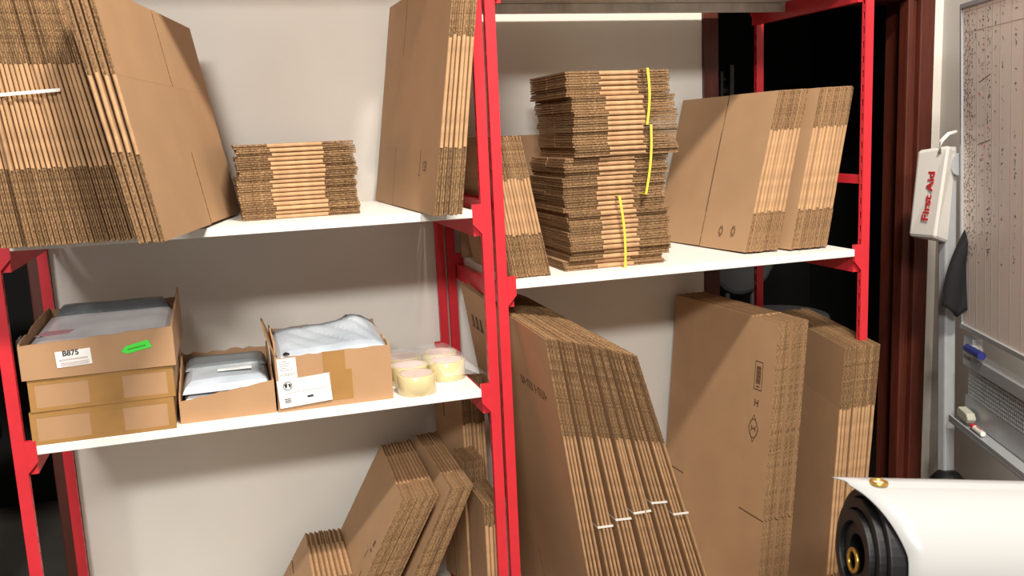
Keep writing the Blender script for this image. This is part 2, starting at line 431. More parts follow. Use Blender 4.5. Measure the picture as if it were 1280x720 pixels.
# pile H: large pile leaning left in the lower right bay
ksH = []; k_ = 0
for nb, gap in ((4, .0), (4, .035), (4, .045), (5, .04), (4, .03), (4, .035)):
    k_ += gap
    for i in range(nb): ksH.append(k_); k_ += 1.0/29
ksH = [x/ksH[-1] for x in ksH]
H0 = (.239, -.05, -.087, -.188, .101); H1 = (.605, -.055, -.122, -.370, .122)
H_ = pile(25, ZB, H0, H1, .56, 1.022, .258, .0068,
     'large flattened box in big left-leaning lower pile, %s from the left', 'large flattened boxes leaning left in the lower right bay', slot=.6, seed=10, ks=ksH, jx=.004,
     first='large flattened box with lettered broad face leaning left beside the double red post', last='large flattened box at the right face of the big pile leaning left')
# lettering on its face, running down from the top front
hb = H_[0][0]
fm = frame((.215, .835, -.0006), (-1, 0, 0), (0, 1, 0))
b = MB()
for i in range(8):
    x = .006+i*.019+(.008 if i > 3 else 0)
    b.box((x, 0, -.0002), (x+.003, .024, .0002), mat=fm)
    if i % 3 != 1: b.box((x+.010, 0, -.0002), (x+.013, .024, .0002), mat=fm)
    yy = (.0, .0105, .021)[i % 3]; b.box((x, yy, -.0002), (x+.013, yy+.003, .0002), mat=fm)
b.build('print', ink, hb)
b = MB()
for i in range(3):
    b.box((.44+i*.03, .90, -.0006), (.455+i*.03, .94, -.0002)); b.box((.455+i*.03, .90, -.0006), (.462+i*.03, .907, -.0002))
b.build('print', ink, hb)
# white strings round five bundles of pile H
gs = 'white strings round the bundles of the big leaning pile'
bund = [(4, 7), (8, 11), (12, 16), (17, 20), (21, 24)]
hs = [.505, .525, .545, .575, .54]
sl = ['leftmost', 'second from the left', 'middle', 'second from the right', 'rightmost']
for (i0, i1), hh, wd in zip(bund, hs, sl):
    m0, m1 = H_[i0][1], H_[i1][1]; la = .56
    e = .0022
    pts = [m0 @ Vector((-e, hh, -e)), m1 @ Vector((-e, hh, .0068+e)), m1 @ Vector((la+e, hh, .0068+e)), m0 @ Vector((la+e, hh, -e))]
    loop_band('binding_string', pts, m0.col[1].xyz, .006, .0012, whites, 'white string round big left-leaning pile, %s of the five' % wd, gs)
m0, m1 = A_[0][1], A_[20][1]; e = .008; hh0 = .285
pts = [m0 @ Vector((-e, hh0, -.001)), m1 @ Vector((-e, hh0+.012, .010)), m1 @ Vector((.5+e, hh0+.012, .010)), m0 @ Vector((.5+e, hh0, -.001))]
loop_band('binding_string', pts, (0, 0, 1), .006, .0014, whites, 'white strap across the pile at the left end of the upper left shelf', None)
# pile J
J_ = pile(9, ZB, (.706, -.003, -.062, .093, 0), (.797, -.003, -.05, .085, 0), .93, .54, .115, .0086,
     'tall flattened box behind the emblem-printed face, lower right bay, %s from the left', 'tall flattened boxes standing in the lower right bay', slot=.39, swap=True, seed=11, jx=.006,
     first='tall flattened box with barcode and diamond emblem on its broad face')
jm = J_[0][0]
b = MB()
x0, y0 = .055, .725
b.box((x0, y0, -.0006), (x0+.036, y0+.0025, -.0002)); b.box((x0, y0+.08, -.0006), (x0+.036, y0+.0825, -.0002)); b.box((x0, y0, -.0006), (x0+.0022, y0+.08, -.0002)); b.box((x0+.034, y0, -.0006), (x0+.036, y0+.08, -.0002))
for i in range(13): b.box((x0+.008, y0+.018+i*.004, -.0006), (x0+.028, y0+.020+i*.004+(.001 if i % 3 else 0), -.0002))
b.box((x0+.010, y0+.008, -.0006), (x0+.026, y0+.012, -.0002))
b.box((.064, .678, -.0006), (.068, .698, -.0002)); b.box((.078, .678, -.0006), (.082, .698, -.0002)); b.box((.068, .686, -.0006), (.078, .69, -.0002))
cx, cy = .078, .612
dia = [(0, .042), (.024, .0), (0, -.042), (-.024, 0)]
for i in range(4):
    a, c2 = Vector(dia[i]), Vector(dia[(i+1) % 4])
    b.prism([(cx+a.x, cy+a.y), (cx+c2.x, cy+c2.y), (cx+c2.x*.9, cy+c2.y*.9), (cx+a.x*.9, cy+a.y*.9)], -.0006, -.0002, ax='z')
for i in range(18):
    a = 2*pi*i/18; a2 = 2*pi*(i+1)/18
    b.prism([(cx+.019*cos(a), cy+.026*sin(a)), (cx+.021*cos(a), cy+.0285*sin(a)), (cx+.021*cos(a2), cy+.0285*sin(a2)), (cx+.019*cos(a2), cy+.026*sin(a2))], -.0006, -.0002, ax='z')
b.box((cx-.010, cy-.008, -.0006), (cx-.006, cy+.008, -.0002)); b.box((cx+.006, cy-.008, -.0006), (cx+.010, cy+.008, -.0002)); b.box((cx-.006, cy-.002, -.0006), (cx+.006, cy+.002, -.0002))
b.build('print', ink, jm)
# pile K
K_ = pile(11, ZB, (.927, -.018, .188, .048, .03), (1.03, -.018, .188, .05, .03), .473, .85, .178, .0090,
     'flattened box in rightmost lower pile by red post, %s from the left', 'flattened boxes at the right end of the lower right bay', slot=.55, seed=12, jx=.005,
     first='flattened box with plain broad face standing right of the box with diamond emblem', last='flattened box nearest the right red post in the lower right bay')
# piles in the lower left bay
L_ = pile(8, ZL, (-.613, .079, .016, .543, 0), (-.519, .079, .016, .543, 0), .245, .41, .10, .0096,
     'short flattened box in leftmost lower left pile, %s from the left', 'short flattened boxes in the leftmost pile of the lower left bay', swap=True, seed=13,
     first='short flattened box showing its face in the leftmost low pile under the left shelves')
M1_ = pile(10, ZL, (-.502, .065, .043, .505, 0), (-.41, .068, .03, .50, 0), .504, .449, .11, .0080,
     'flattened box in middle leaning pile, lower left bay, %s from the left', 'flattened boxes leaning right in the middle of the lower left bay', swap=True, seed=14, slotw=.0008,
     first='flattened box with broad smooth face leaning right in the middle of the lower left bay')
marks(M1_[0][0], 'print', [(.05, .33, .07, .335), (.05, .345, .066, .36), (.085, .30, .09, .32)])
marks(M1_[0][0], 'print', [(.06, .21, .075, .225), (.06, .24, .08, .245), (.055, .26, .06, .275)])
M2_ = pile(7, ZL, (-.357, .06, .011, .46, 0), (-.302, .062, .011, .46, 0), .503, .466, .11, .0076,
     'flattened box in pile leaning on the corner stacks, %s from the left', 'flattened boxes leaning right against the corner stacks', swap=True, seed=15, slotw=.0008,
     first='flattened box at the left face of the pile leaning on the corner stacks', last='flattened box at the right face of the pile leaning on the corner stacks')
O_ = pile(5, ZL, (-.058, .02, 0, .0, 0), (-.014, .02, 0, .0, 0), .17, .41, .06, .0105,
     'upright flattened box just behind double post, lower left bay, %s from the left', 'flattened boxes standing upright behind the double post foot', seed=16)
N1_ = pile(6, ZL, (-.062, .21, 0, 0, 0), (-.012, .21, 0, 0, 0), .12, .46, .1, .0092,
     'flattened box in small corner stack with printed top, %s from the left', 'flattened boxes in the corner stack with printed top edge', seed=17)
N2_ = pile(7, ZL, (-.015, .345, -.25, -.02, 0), (.045, .345, -.25, -.02, 0), .18, .66, .14, .0090,
     'tall flattened box in back corner beneath middle shelf, %s from the left', 'tall flattened boxes in the back corner of the lower left bay', seed=18,
     first='tall flattened box with its face showing in the back corner beneath the middle shelf')

# ------------------------------------------------------------------ cartons on the middle left shelf
def carton_closed(label, x0, x1, y0, y1, z0, h, rot=0):
    t = thing('carton', label, 'cardboard box', ((x0+x1)/2, (y0+y1)/2, z0), (0, 0, rot), 'closed taped cartons stacked on the middle shelf')
    w2, d2 = (x1-x0)/2, (y1-y0)/2
    b = MB(); b.box((-w2, -d2, 0), (w2, d2, h)); b.build('box_body', carton, t, bevel=.003)
    def strip(q, p=0.0006):
        b = MB()
        for s in q: b.box(*s)
        return b
    e = .0006
    b = MB()
    b.box((-w2-e, -d2-e, h*.83), (w2+e, -d2+.045, h+e)); b.box((-w2-e, -d2-e, .0003), (w2+e, -d2+.01, h*.13)); b.box((-.028, -d2-e*1.1, h*.131), (.04, -d2+.001, h*.829))
    b.box((-w2-e, -d2-e, h*.131), (-w2+.012, -d2+.01, h*.829)); b.box((w2-.014, -d2-e, h*.131), (w2+e, -d2+.01, h*.829))
    b.build('packing_tape', btape, t); return t
cw = dict(x0=-1.058, x1=-.766, y0=.002, y1=.385)
carton_closed('closed brown carton with tape, bottom of the stack of three', z0=Z1, h=.0735, **cw)
carton_closed('closed brown carton with tape, middle of the stack of three', -1.054, -.762, .0, .385, Z1+.0745, .0715, .006)
tc = carton_closed('unseen wide carton added on the top left shelf to shade the boxes below', -1.04, -.08, -.23, .40, 2.3853, .12); tc['group'] = 'unseen cartons added on the top left shelf'  # out-of-view carton, added to cast shadow on the leaning boxes
def tray(name, label, x0, x1, y0, y1, z0, h, hback, t_=.004, left=None, right=None, seed=0, fr=None):
    t = thing(name, label, 'cardboard box', ((x0+x1)/2, (y0+y1)/2, z0+.0003)); w2, d2 = (x1-x0)/2, (y1-y0)/2
    R = random.Random(seed); b = MB(); b.box((-w2+t_*.9, -d2+t_*.9, .0004), (w2-t_*.9, d2-t_*.9, t_))
    def wall(p, q, h0, h1, nx=14, jag=.004):
        p, q = Vector(p), Vector(q); nrm = Vector((-(q-p).y, (q-p).x, 0)).normalized()*t_
        last = None
        for i in range(nx):
            a, c2 = i/nx, (i+1)/nx
            ha = last if last is not None else h0+R.uniform(-jag, jag); hb = h0+(h1-h0)*c2+R.uniform(-jag, jag); last = hb
            A, B_ = p+(q-p)*a, p+(q-p)*c2; up = Vector((0, 0, 1))
            b.hexa([A, B_, B_+nrm, A+nrm, A+up*ha, B_+up*hb, B_+nrm+up*hb, A+nrm+up*ha])
    l0, l1 = left or (h, hback); r0_, r1_ = right or (h, hback)
    wall((-w2, -d2, 0), (w2, -d2, 0), fr[0] if fr else h, fr[1] if fr else h, jag=.0015)
    wall((w2, -d2+t_, 0), (w2, d2-t_, 0), r0_, r1_)
    wall((w2, d2, 0), (-w2, d2, 0), hback, hback); wall((-w2, d2-t_, 0), (-w2, -d2+t_, 0), l1, l0)
    b.build('box_body', [carton], t, smooth=False)
    return t, w2, d2
def bag(name, parent, x0, x1, y0, y1, z0, z1, m, seed, amp=.004, fn=None):
    R = random.Random(seed); ph = [(R.uniform(8, 40), R.uniform(8, 40), R.uniform(0, 6)) for _ in range(6)]
    def zz(u, v):
        x, y = x0+(x1-x0)*u, y0+(y1-y0)*v
        s = sum(sin(a*x+b_*y+c_) for a, b_, c_ in ph)/6
        ed = min(1, min(u, 1-u)*9, min(v, 1-v)*9)
        return (x, y, z0+(z1-z0)*(ed**.5)+amp*s*ed+(fn(u, v) if fn else 0))
    b = MB(); n = 28; b.grid(lambda u, v: zz(u, v), n, n); b.grid(lambda u, v: (x0+(x1-x0)*u, y0+(y1-y0)*v, z0-.001), 1, 1)
    # skirt
    for i in range(n):
        for f0, f1 in (((i/n, 0), ((i+1)/n, 0)), ((i/n, 1), ((i+1)/n, 1)), ((0, i/n), (0, (i+1)/n)), ((1, i/n), (1, (i+1)/n))):
            p, q = zz(*f0), zz(*f1); b.poly([p, q, (q[0], q[1], z0-.001), (p[0], p[1], z0-.001)])
    return b.build(name, m, parent, smooth=False)
ZT = Z1+.1465
t, w2, d2 = tray('open_carton', 'open carton holding silver plastic mailers, top of the stack of three', -1.062, -.752, -.006, .385, ZT, .074, .09, left=(.078, .095), right=(.088, .115), seed=3, fr=(.076, .088))
zf = .07
o = bag('liner_bag', t, -w2+.006, w2-.006, d2-.049, d2-.006, .01, .100, darkgrey_bag, 5, .004)
b = MB()
fmf = frame((-.05, -d2-.0012, .040), (1, 0, .04), (0, 0, 1))
b.box((-.034, -.0175, -.0004), (.036, .0175, .0004), mat=fmf); lb_ = b.build('paper_label', paper, t)
text('label_text', 'B875', .016, darkink, t, frame((-.054, -d2-.0022, .0515), (1, 0, .04), (0, 0, 1)), bold=.0004)
b = MB()
for i in range(24): b.box((-.028+i*.0024, -.004, .0005), (-.0268+i*.0024, .0, .0009), mat=fmf)
for r_ in range(3): b.box((-.026, -.009-r_*.003, .0005), (.03, -.008-r_*.003, .0009), mat=fmf)
b.build('label_print', rule, t)
b = MB(); gm = frame((.078, -d2-.0016, .050), (1, 0, .16), (0, 0, 1))
b.prism([(-.033, -.003), (-.022, .007), (.026, .010), (.031, -.008), (-.020, -.010)], -.0003, .0005, ax='z'); b.v = [tuple(gm @ Vector(p)) for p in b.v]
b.build('green_sticker', greenp, t)
b = MB()
for i in range(9): b.box((-.018+i*.0042, -.002, .0006), (-.0155+i*.0042, .0005, .0009), mat=gm)
b.build('sticker_print', darkink, t)
for k in range(4):
    o = bag('plastic_mailer', None, -w2+.008, w2-.010, -d2+.008, d2-.05, .0, .0175, silver_bag, 20+k, .0012)
    o.location = t.location+Vector((random.uniform(-.002, .002), random.uniform(-.002, .002), .007+k*.0185)); o.rotation_euler = (.012*k, 0, 0)
    tag(o, ['silver grey plastic mailer at the bottom of the open top carton', 'second silver plastic mailer from the bottom of the open top carton', 'silver plastic mailer just under the top one in the open top carton', 'silver plastic mailer lying uppermost in the open top carton, faint pink print'][k], 'mailing bag', 'silver plastic mailers in the top carton')
b = MB(); b.prism([(-.035, -.012), (.03, -.008), (.04, .03), (-.02, .028)], .0, .0006, ax='z'); p_ = b.build('pink_print', pinkp, o); p_.location = (-.10, -.09, .0180)
# clear film hanging over the left corner
R = random.Random(4)
b = MB(); b.grid(lambda u, v: (-w2-.004-.012*sin(6*v)*u, -d2+.01+.07*u, .08-.05*v+.008*sin(9*u+4*v)), 10, 10); b.build('torn_film', film, t, smooth=False)

t2, w2, d2 = tray('open_carton', 'low open carton of grey plastic packs between taller cartons', -.757, -.545, .028, .31, Z1, .066, .102, left=(.062, .11), right=(.078, .118), seed=9, fr=(.052, .078))
for k in range(3):
    o = bag('plastic_pack', None, -w2+.009, w2-.009, -d2+.010, d2-.012, .0, .026 if k < 2 else .024, [grey_bag, silver_bag, darkgrey_bag][k] if k < 2 else grey_bag, 40+k, .003)
    o.location = t2.location+Vector((0, 0, .008+k*.0285))
    tag(o, ['grey plastic pack at the bottom of the low open carton', 'grey plastic pack in the middle of the low open carton', 'grey plastic pack with small white label on top in the low open carton'][k], 'mailing bag', 'grey plastic packs in the low carton')
o2 = bag('dark_bag_end', o, -w2+.012, w2-.012, .01, d2-.014, .020, .032, darkgrey_bag, 77, .003)
b = MB(); b.box((-.028, -.010, 0), (.05, .012, .0006)); p_ = b.build('paper_label', paper, o); p_.location = (.01, -.055, .030)
b = MB()
for i in range(10): b.box((-.01+i*.0035, .003, .0007), (-.0082+i*.0035, .006, .001))
p2 = b.build('label_print', darkink, p_)

t3, w2, d2 = tray('open_carton', 'larger open carton with grey mailers and two white shipping labels', -.540, -.270, .020, .275, Z1, .134, .150, left=(.165, .165), right=(.134, .14), seed=15, fr=(.130, .134))
# standing left flap
b = MB(); b.hexa([(-w2, -d2+.003, .134), (-w2+.004, -d2+.003, .134), (-w2+.004, d2-.02, .134), (-w2, d2-.02, .134), (-w2-.020, -d2-.004, .196), (-w2-.016, -d2-.004, .196), (-w2-.014, d2-.02, .185), (-w2-.018, d2-.02, .185)])
b.build('side_flap', carton_in, t3)
b = MB(); b.box((-.026, -d2-.0008, .086), (.026, -d2+.001, .1335)); b.box((-.01, -d2-.0008, .014), (.040, -d2+.001, .086)); b.build('packing_tape', btape, t3)
def lab(x0, x1, z0, z1, rot, off=.0018):
    b = MB(); m_ = frame(((x0+x1)/2, -d2-off, (z0+z1)/2), (1, 0, rot), (0, 0, 1))
    b.box((-(x1-x0)/2, -(z1-z0)/2, -.0005), ((x1-x0)/2, (z1-z0)/2, .0005), mat=m_); b.build('shipping_label', paper, t3); return m_
lm = lab(-.130, -.087, .068, .128, .03)
b = MB()
for i in range(5): b.box((-.017, .022-i*.005, .0006), (-.017+[.02, .028, .024, .016, .03][i], .0228-i*.005, .0008), mat=lm)
b.build('label_print', darkink, t3)
b = MB()
for i in range(10): b.box((-.016+i*.0034, -.012, .0006), (-.0148+i*.0034, -.005, .0008), mat=lm)
b.build('label_print', mat('grey_ink', srgb(110, 108, 106), .6), t3)
lm = lab(-.133, -.012, .014, .080, .06, .0052)
b = MB()
cx, cy = -.037, .018
for i in range(16):
    a = 2*pi*i/16; a2 = 2*pi*(i+1)/16
    b.prism([(cx+.009*cos(a), cy+.009*sin(a)), (cx+.0105*cos(a), cy+.0105*sin(a)), (cx+.0105*cos(a2), cy+.0105*sin(a2)), (cx+.009*cos(a2), cy+.009*sin(a2))], .0005, .0009, ax='z')
b.prism([(cx-.008, cy+.004), (cx-.001, cy+.008), (cx-.001, cy-.001), (cx-.005, cy-.006)], .0005, .0009, ax='z'); b.prism([(cx+.001, cy+.006), (cx+.008, cy+.003), (cx+.006, cy-.006), (cx+.003, cy-.002)], .0005, .0009, ax='z')
b.v = [tuple(lm @ Vector(p)) for p in b.v]
for i in range(3): b.box((-.048, -.014-i*.004, .0005), (-.034, -.012-i*.004, .0009), mat=lm)
b.box((.004, -.017, .0005), (.018, -.012, .0009), mat=lm)
b.build('label_print', darkink, t3)
b = MB(); b.box((-.045, .0, .0005), (.053, .0009, .0009), mat=lm); b.build('label_line', rule, t3)
# mailers inside
for k in range(4):
    o = bag('plastic_mailer', None, -w2+.008, w2-.010, -d2+.008, d2-.010, 0, .029, grey_bag, 60+k, .0015); o.location = t3.location+Vector((0, 0, .006+k*.0295))
    tag(o, ['grey plastic mailer at the bottom of the larger open carton', 'second grey mailer from the bottom of the larger open carton', 'grey mailer under the crumpled ones in the larger open carton', 'flat grey mailer below the crumpled top mailer in the larger open carton'][k], 'mailing bag', 'grey mailers in the larger carton')
def crum(u, v):
    return .0035*abs(sin(17*u+9*v))*min(1, 4*min(u, v, 1-u, 1-v))+.016*math.exp(-((u-.80)**2)/.018-((v-.80)**2)/.10)+.009*math.exp(-((u-.72)**2)/.05)+.016*v - (.010*max(0, .35-v))
o = bag('crumpled_mailer', None, -w2+.007, w2-.004, -d2+.004, d2-.004, 0, .014, grey_bag, 71, .005, fn=crum); o.location = t3.location+Vector((0, 0, .125))
tag(o, 'crumpled grey mailer with raised corner on top of the larger open carton', 'mailing bag')
b = MB(); b.tube([(.055, .09, .044), (.06, .085, .047), (.072, .08, .044)], [.003, .005, .003], 8); b.tube([(.075, .085, .042), (.10, .075, .034), (.118, .06, .024)], .003, 6); b.build('black_print', black, o)
b = MB(); b.tube([(-.114, -d2+.010, .010), (-.108, -d2+.008, .0125), (-.100, -d2+.010, .010)], [.002, .0035, .002], 8); b.build('black_print', black, o)

# ------------------------------------------------------------------ tape rolls
prof = [(.038, 0), (.0465, 0), (.0475, .001), (.0475, .047), (.0465, .048), (.040, .048), (.038, .0478)]
prof2 = [(.0355, .0005), (.0385, .0005), (.0385, .0482), (.0355, .0482)]
b = MB(); b.lathe(prof, 40); me_r = b.mesh('tape', tapem)
b = MB(); b.lathe(prof2, 40); me_c = b.mesh('core', core)
b = MB(); b.lathe([(.0357, .020), (.0357, .022), (.0, .022), (0, .020)], 30, closed=False); me_d = b.mesh('core_disc', core)
for p in me_r.polygons: p.use_smooth = True
rolls = [(-.205, .050, 'front roll of clear packing tape at the shelf edge beside the larger carton'), (-.207, .147, 'clear packing tape roll right behind the front roll'), (-.205, .244, 'clear packing tape roll at the back left under plastic film'),
         (-.105, .150, 'clear packing tape roll at the front right under plastic film'), (-.103, .247, 'clear packing tape roll at the back right under plastic film')]
for x, y, lb_ in rolls:
    t = thing('tape_roll', lb_, 'tape', (x, y, Z1+.0003), (0, 0, x*30), 'rolls of clear packing tape')
    for me in (me_r, me_c):
        c = bpy.data.objects.new(me.name.split('.')[0], me); C.objects.link(c); c.parent = t
    b = MB(); b.tube([(0, 0, .046), (0, 0, .0475)], .0354, 28); b.build('core_cover', core, t)
R = random.Random(12)
def fz(u, v):
    x = -.262+.235*u; y = .10+.21*v
    h = .0525+.004*sin(40*x+3)*sin(50*y)+.003*sin(90*y+20*x)
    e = max(0, (u-.80)/.20); e2 = max(0, (.10-v)/.10); e = max(e, e2*.8 if u > .52 else 0)
    return (x+.004*sin(60*y)+.02*e, y, Z1+.002+h*(1-e**1.3)+.003*sin(70*y+50*x)*min(1, e*3)*(1-e))
b = MB(); b.grid(fz, 34, 26); o = b.build('plastic_film', film); tag(o, 'crinkled clear plastic film wrapped over the rear tape rolls', 'plastic wrap')

# ------------------------------------------------------------------ dark room chairs
def chair(x, y, z, s, rot, label):
    t = thing('upholstered_chair', label, 'chair', (x, y, 0), (0, 0, rot))
    b = MB(); n = 24; pr = [(.24*s*cos(2*pi*i/n), z+.27*s+.28*s*sin(2*pi*i/n)) for i in range(n)]
    b.prism(pr, .0, .05, ax='y'); b.build('backrest', chairm, t, bevel=.02)
    b = MB(); pr = [(.29*s*cos(2*pi*i/n), -.25*s+.27*s*sin(2*pi*i/n)) for i in range(n)]
    b.prism(pr, z-.16, z-.06, ax='z'); b.build('seat', chairm, t, bevel=.025)
    for sx in (-.07, .07):
        b = MB(); b.tube([(sx, .03, z-.1), (sx, .03, z+.02)], .012); b.build('back_support', chairm, t)
    b = MB(); b.tube([(0, -.2*s, .03), (0, -.2*s, z-.15)], .03); b.build('pedestal', black, t)
    b = MB()
    for i in range(5):
        a = 2*pi*i/5; b.tube([(0, -.2*s, .06), (.26*cos(a), -.2*s+.26*sin(a), .03)], [.02, .03])
    b.build('base', black, t)
chair(1.62, 1.55, .98, .85, .1, 'dark round-backed chair in the unlit room behind the right opening')
chair(-1.62, 1.5, .95, .85, -.2, 'dark round-backed chair in the unlit room behind the left opening')
b = MB()
for i in range(3): b.box((.975+i*.02, WY+.12, 1.80), (.985+i*.02, WY+.13, 1.93))
b.box((.97, WY+.13, 1.86), (1.05, WY+.14, 1.875)); b.box((1.045, WY+.11, 1.70), (1.06, WY+.14, 1.95)); b.box((.937, WY+.125, 1.90), (1.05, WY+.14, 1.91))
tag(b.build('door_latch', black), 'dark metal latch bars at the left jamb of the right opening', 'latch')

# ------------------------------------------------------------------ whiteboard on aluminium stand
wd = Vector((-.372, -.928, 0)); wn = Vector((-.928, .372, 0))   # along the board toward the viewer, facing the shelves
t = thing('whiteboard', 'whiteboard filled with ruled columns of faint handwriting at right', 'whiteboard', (1.593, .2, 1.093))
ux = wd; uz = Vector((-.046, 0, 1)).normalized()
fm = Matrix((ux, uz, ux.cross(uz))).transposed().to_4x4()
nrm = ux.cross(uz)
sgn = 1 if nrm.dot(Vector((-.61, -2.1, 1.8))-Vector((1.59, .2, 1.1))) > 0 else -1
def wb(b, x0, y0, x1, y1, za, zb): b.box((x0, y0, min(za*sgn, zb*sgn)), (x1, y1, max(za*sgn, zb*sgn)), mat=fm)
b = MB(); wb(b, 0, 0, 1.1, .985, -.015, 0); b.build('board_surface', pale, t)
b = MB(); wb(b, -.004, -.012, 1.1, .004, -.018, .006); wb(b, -.010, -.012, .003, .985, -.018, .005); wb(b, -.004, .972, 1.1, .988, -.018, .006); b.build('board_frame', alu, t, bevel=.002)
b = MB()
for x in (.05, .105, .165, .21, .26, .33, .40, .46): wb(b, x, .01, x+.0015, .97, 0, .0004)
for y in (.96, .90): wb(b, .01, y, .6, y+.0015, 0, .0004)
b.build('ruled_lines', rule, t)
R = random.Random(5); b = MB(); br = MB()
for col, dens in ((.010, 1), (.022, 1), (.034, 1), (.05, 1), (.066, .95), (.085, .8), (.118, .35), (.142, .55), (.175, .8), (.19, .45), (.225, .3), (.27, .4), (.35, .5)):
    y = .21+R.uniform(0, .03)
    while y < .955:
        if R.random() < dens*(1 if y < .62 or col > .1 else .8):
            bb = br if (col in (.142,) and .50 < y < .60) or R.random() < .03 else b
            x = col; w_ = R.uniform(.004, .014)
            for k in range(R.randint(1, 3)):
                a = R.uniform(-1.2, 1.2); L = R.uniform(.003, .009); px, py = x+R.uniform(0, w_), y+R.uniform(0, .008)
                th = R.choice([.0009, .0014, .002]); dx, dy = L*cos(a), L*sin(a); nx, ny = -sin(a)*th, cos(a)*th
                m0 = [(px, py), (px+dx, py+dy), (px+dx+nx, py+dy+ny), (px+nx, py+ny)]
                P = [fm @ Vector((q[0], q[1], .0002*sgn)) for q in m0]+[fm @ Vector((q[0], q[1], .0006*sgn)) for q in m0]
                bb.hexa(P)
        y += R.uniform(.010, .017)
for (x0, y0, x1, y1) in ((.115, .57, .20, .585), (.12, .75, .20, .77)):
    P = [(x0, y0), (x1, y1), (x1, y1+.0018), (x0, y0+.0018)]
    b.hexa([fm @ Vector((q[0], q[1], .0002*sgn)) for q in P]+[fm @ Vector((q[0], q[1], .0006*sgn)) for q in P])
b.build('handwriting', darkink, t); br.build('handwriting', redink, t)

st = thing('aluminium_stand', 'aluminium frame stand holding whiteboard, with perforated tray', 'stand', (1.555, .24, 0))
def rel(o, p): return Vector(p)-o.location
b = MB(); b.box((1.562, .232, 0), (1.604, .268, 1.655)); b.v = [tuple(rel(st, p)+Vector((.028*(1.1-p[2]) if p[2] < 1.1 else -.046*(p[2]-1.1), 0, 0))) for p in b.v]
b.build('upright', alu, st, bevel=.006)
b = MB(); b.tube([rel(st, (1.575, .215, 1.60)), rel(st, (1.575, .225, 1.60)), ], .035, 16); b.build('clamp_plate', alu, st)
# black grip on the leg
b = MB(); b.lathe([(0, .0), (.055, .0), (.052, .035), (.035, .055), (0, .06)], 20, closed=False); o = b.build('foot_cap', black, st, smooth=True); o.location = rel(st, (1.575, .22, .535))
# perforated tray: panel with holes, upper beam, lower lip
org = Vector((1.600, .185, 0))
tm = Matrix((wd, Vector((0, 0, 1)), wd.cross(Vector((0, 0, 1))))).transposed().to_4x4(); tm.translation = rel(st, org)
s2 = 1 if wd.cross(Vector((0, 0, 1))).dot(Vector((-1, -1, 0))) > 0 else -1
def tb(b, x0, y0, x1, y1, za, zb): b.box((x0, y0, min(za*s2, zb*s2)), (x1, y1, max(za*s2, zb*s2)), mat=tm)
b = MB(); tb(b, .0, .965, .9, 1.005, -.03, .012); b.build('upper_beam', alu, st, bevel=.003)
b = MB(); tb(b, .0, .985, .07, 1.06, -.02, .012); b.build('corner_plate', alu, st, bevel=.003)
b = MB()
px0, px1, pz0, pz1, cell = .02, .46, .865, .965, .0125
nx = int((px1-px0)/cell); nz = int((pz1-pz0)/cell)
for i in range(nx+1): tb(b, px0+i*cell, pz0, px0+i*cell+.005, pz1, -.004, 0)
for j in range(nz+1): tb(b, px0, pz0+j*cell, px1, pz0+j*cell+.005, -.004, 0)
b.build('perforated_panel', alu, st)
b = MB(); tb(b, .0, .79, .9, .865, -.01, 0); tb(b, .0, .775, .9, .787, -.01, .05); tb(b, .0, .787, .9, .80, .045, .05); b.build('pen_tray', alu, st, bevel=.002)
def mtube(b, a, c2, r, k=12): b.tube([tm @ Vector(a)+st.location, tm @ Vector(c2)+st.location], r, k)
b = MB()
q = [(.03, .802), (.105, .80), (.115, .815), (.10, .832), (.035, .835), (.022, .82)]
b.prism(q, .008*s2, .035*s2, ax='z'); b.v = [tuple((tm @ Vector(p))+st.location) for p in b.v]
tag(b.build('eraser', mat('eraser_felt', srgb(178, 176, 160), .8, var=.1), bevel=.004), 'pale grey board eraser lying in the stand tray', 'eraser')
mk_ = thing('marker_pen', 'white and red marker pen lying in the stand tray', 'pen', tuple(tm @ Vector((.16, .797, .02*s2))+st.location))
def mp(a, c2, r, name, m):
    b = MB(); mtube(b, a, c2, r); b.v = [tuple(Vector(p)-mk_.location) for p in b.v]; b.build(name, m, mk_, smooth=False)
mp((.145, .800, .025*s2), (.205, .800, .025*s2), .008, 'barrel', faplas); mp((.125, .800, .025*s2), (.145, .800, .025*s2), .0086, 'cap', redink)
mp((.155, .8065, .025*s2), (.19, .8065, .025*s2), .0022, 'print', redink)
b = MB(); mtube(b, (.05, 1.03, .02*s2), (.16, 1.03, .02*s2), .013); tag(b.build('marker_pen', mat('blue_plastic', srgb(40, 46, 110), .4)), 'dark blue marker lying on the beam just below the whiteboard', 'pen')
b = MB(); b.lathe([(0, 0), (.022, 0), (.024, .02), (.018, .035), (0, .038)], 16, closed=False); o = b.build('spray_cap', faplas, smooth=True); o.location = tm @ Vector((.06, 1.0055, .0))+st.location; tag(o, 'small translucent cap on the beam below the whiteboard corner', 'cap')
# black cloth hanging over the post
b = MB()
def cl(u, v):
    w_ = .016+.045*math.sin(min(1, v*1.15)*pi/1.5)
    return (1.592-.045*v+(u-.5)*2*w_*.95, .185-.018*(1-(2*u-1)**2)-.01*sin(9*u), 1.40-.235*v-(.04*(1-abs(2*u-1.0)))*v)
b.grid(cl, 10, 16); tag(b.build('hanging_cloth', blackfab, smooth=True, solid=.008), 'black cloth hanging from the aluminium post beside the whiteboard', 'cloth')

# first aid box hanging on the stand top
fa = thing('first_aid_box', 'white first aid box with red lettering hanging from the aluminium post', 'first aid kit', (1.45, .22, 1.36))
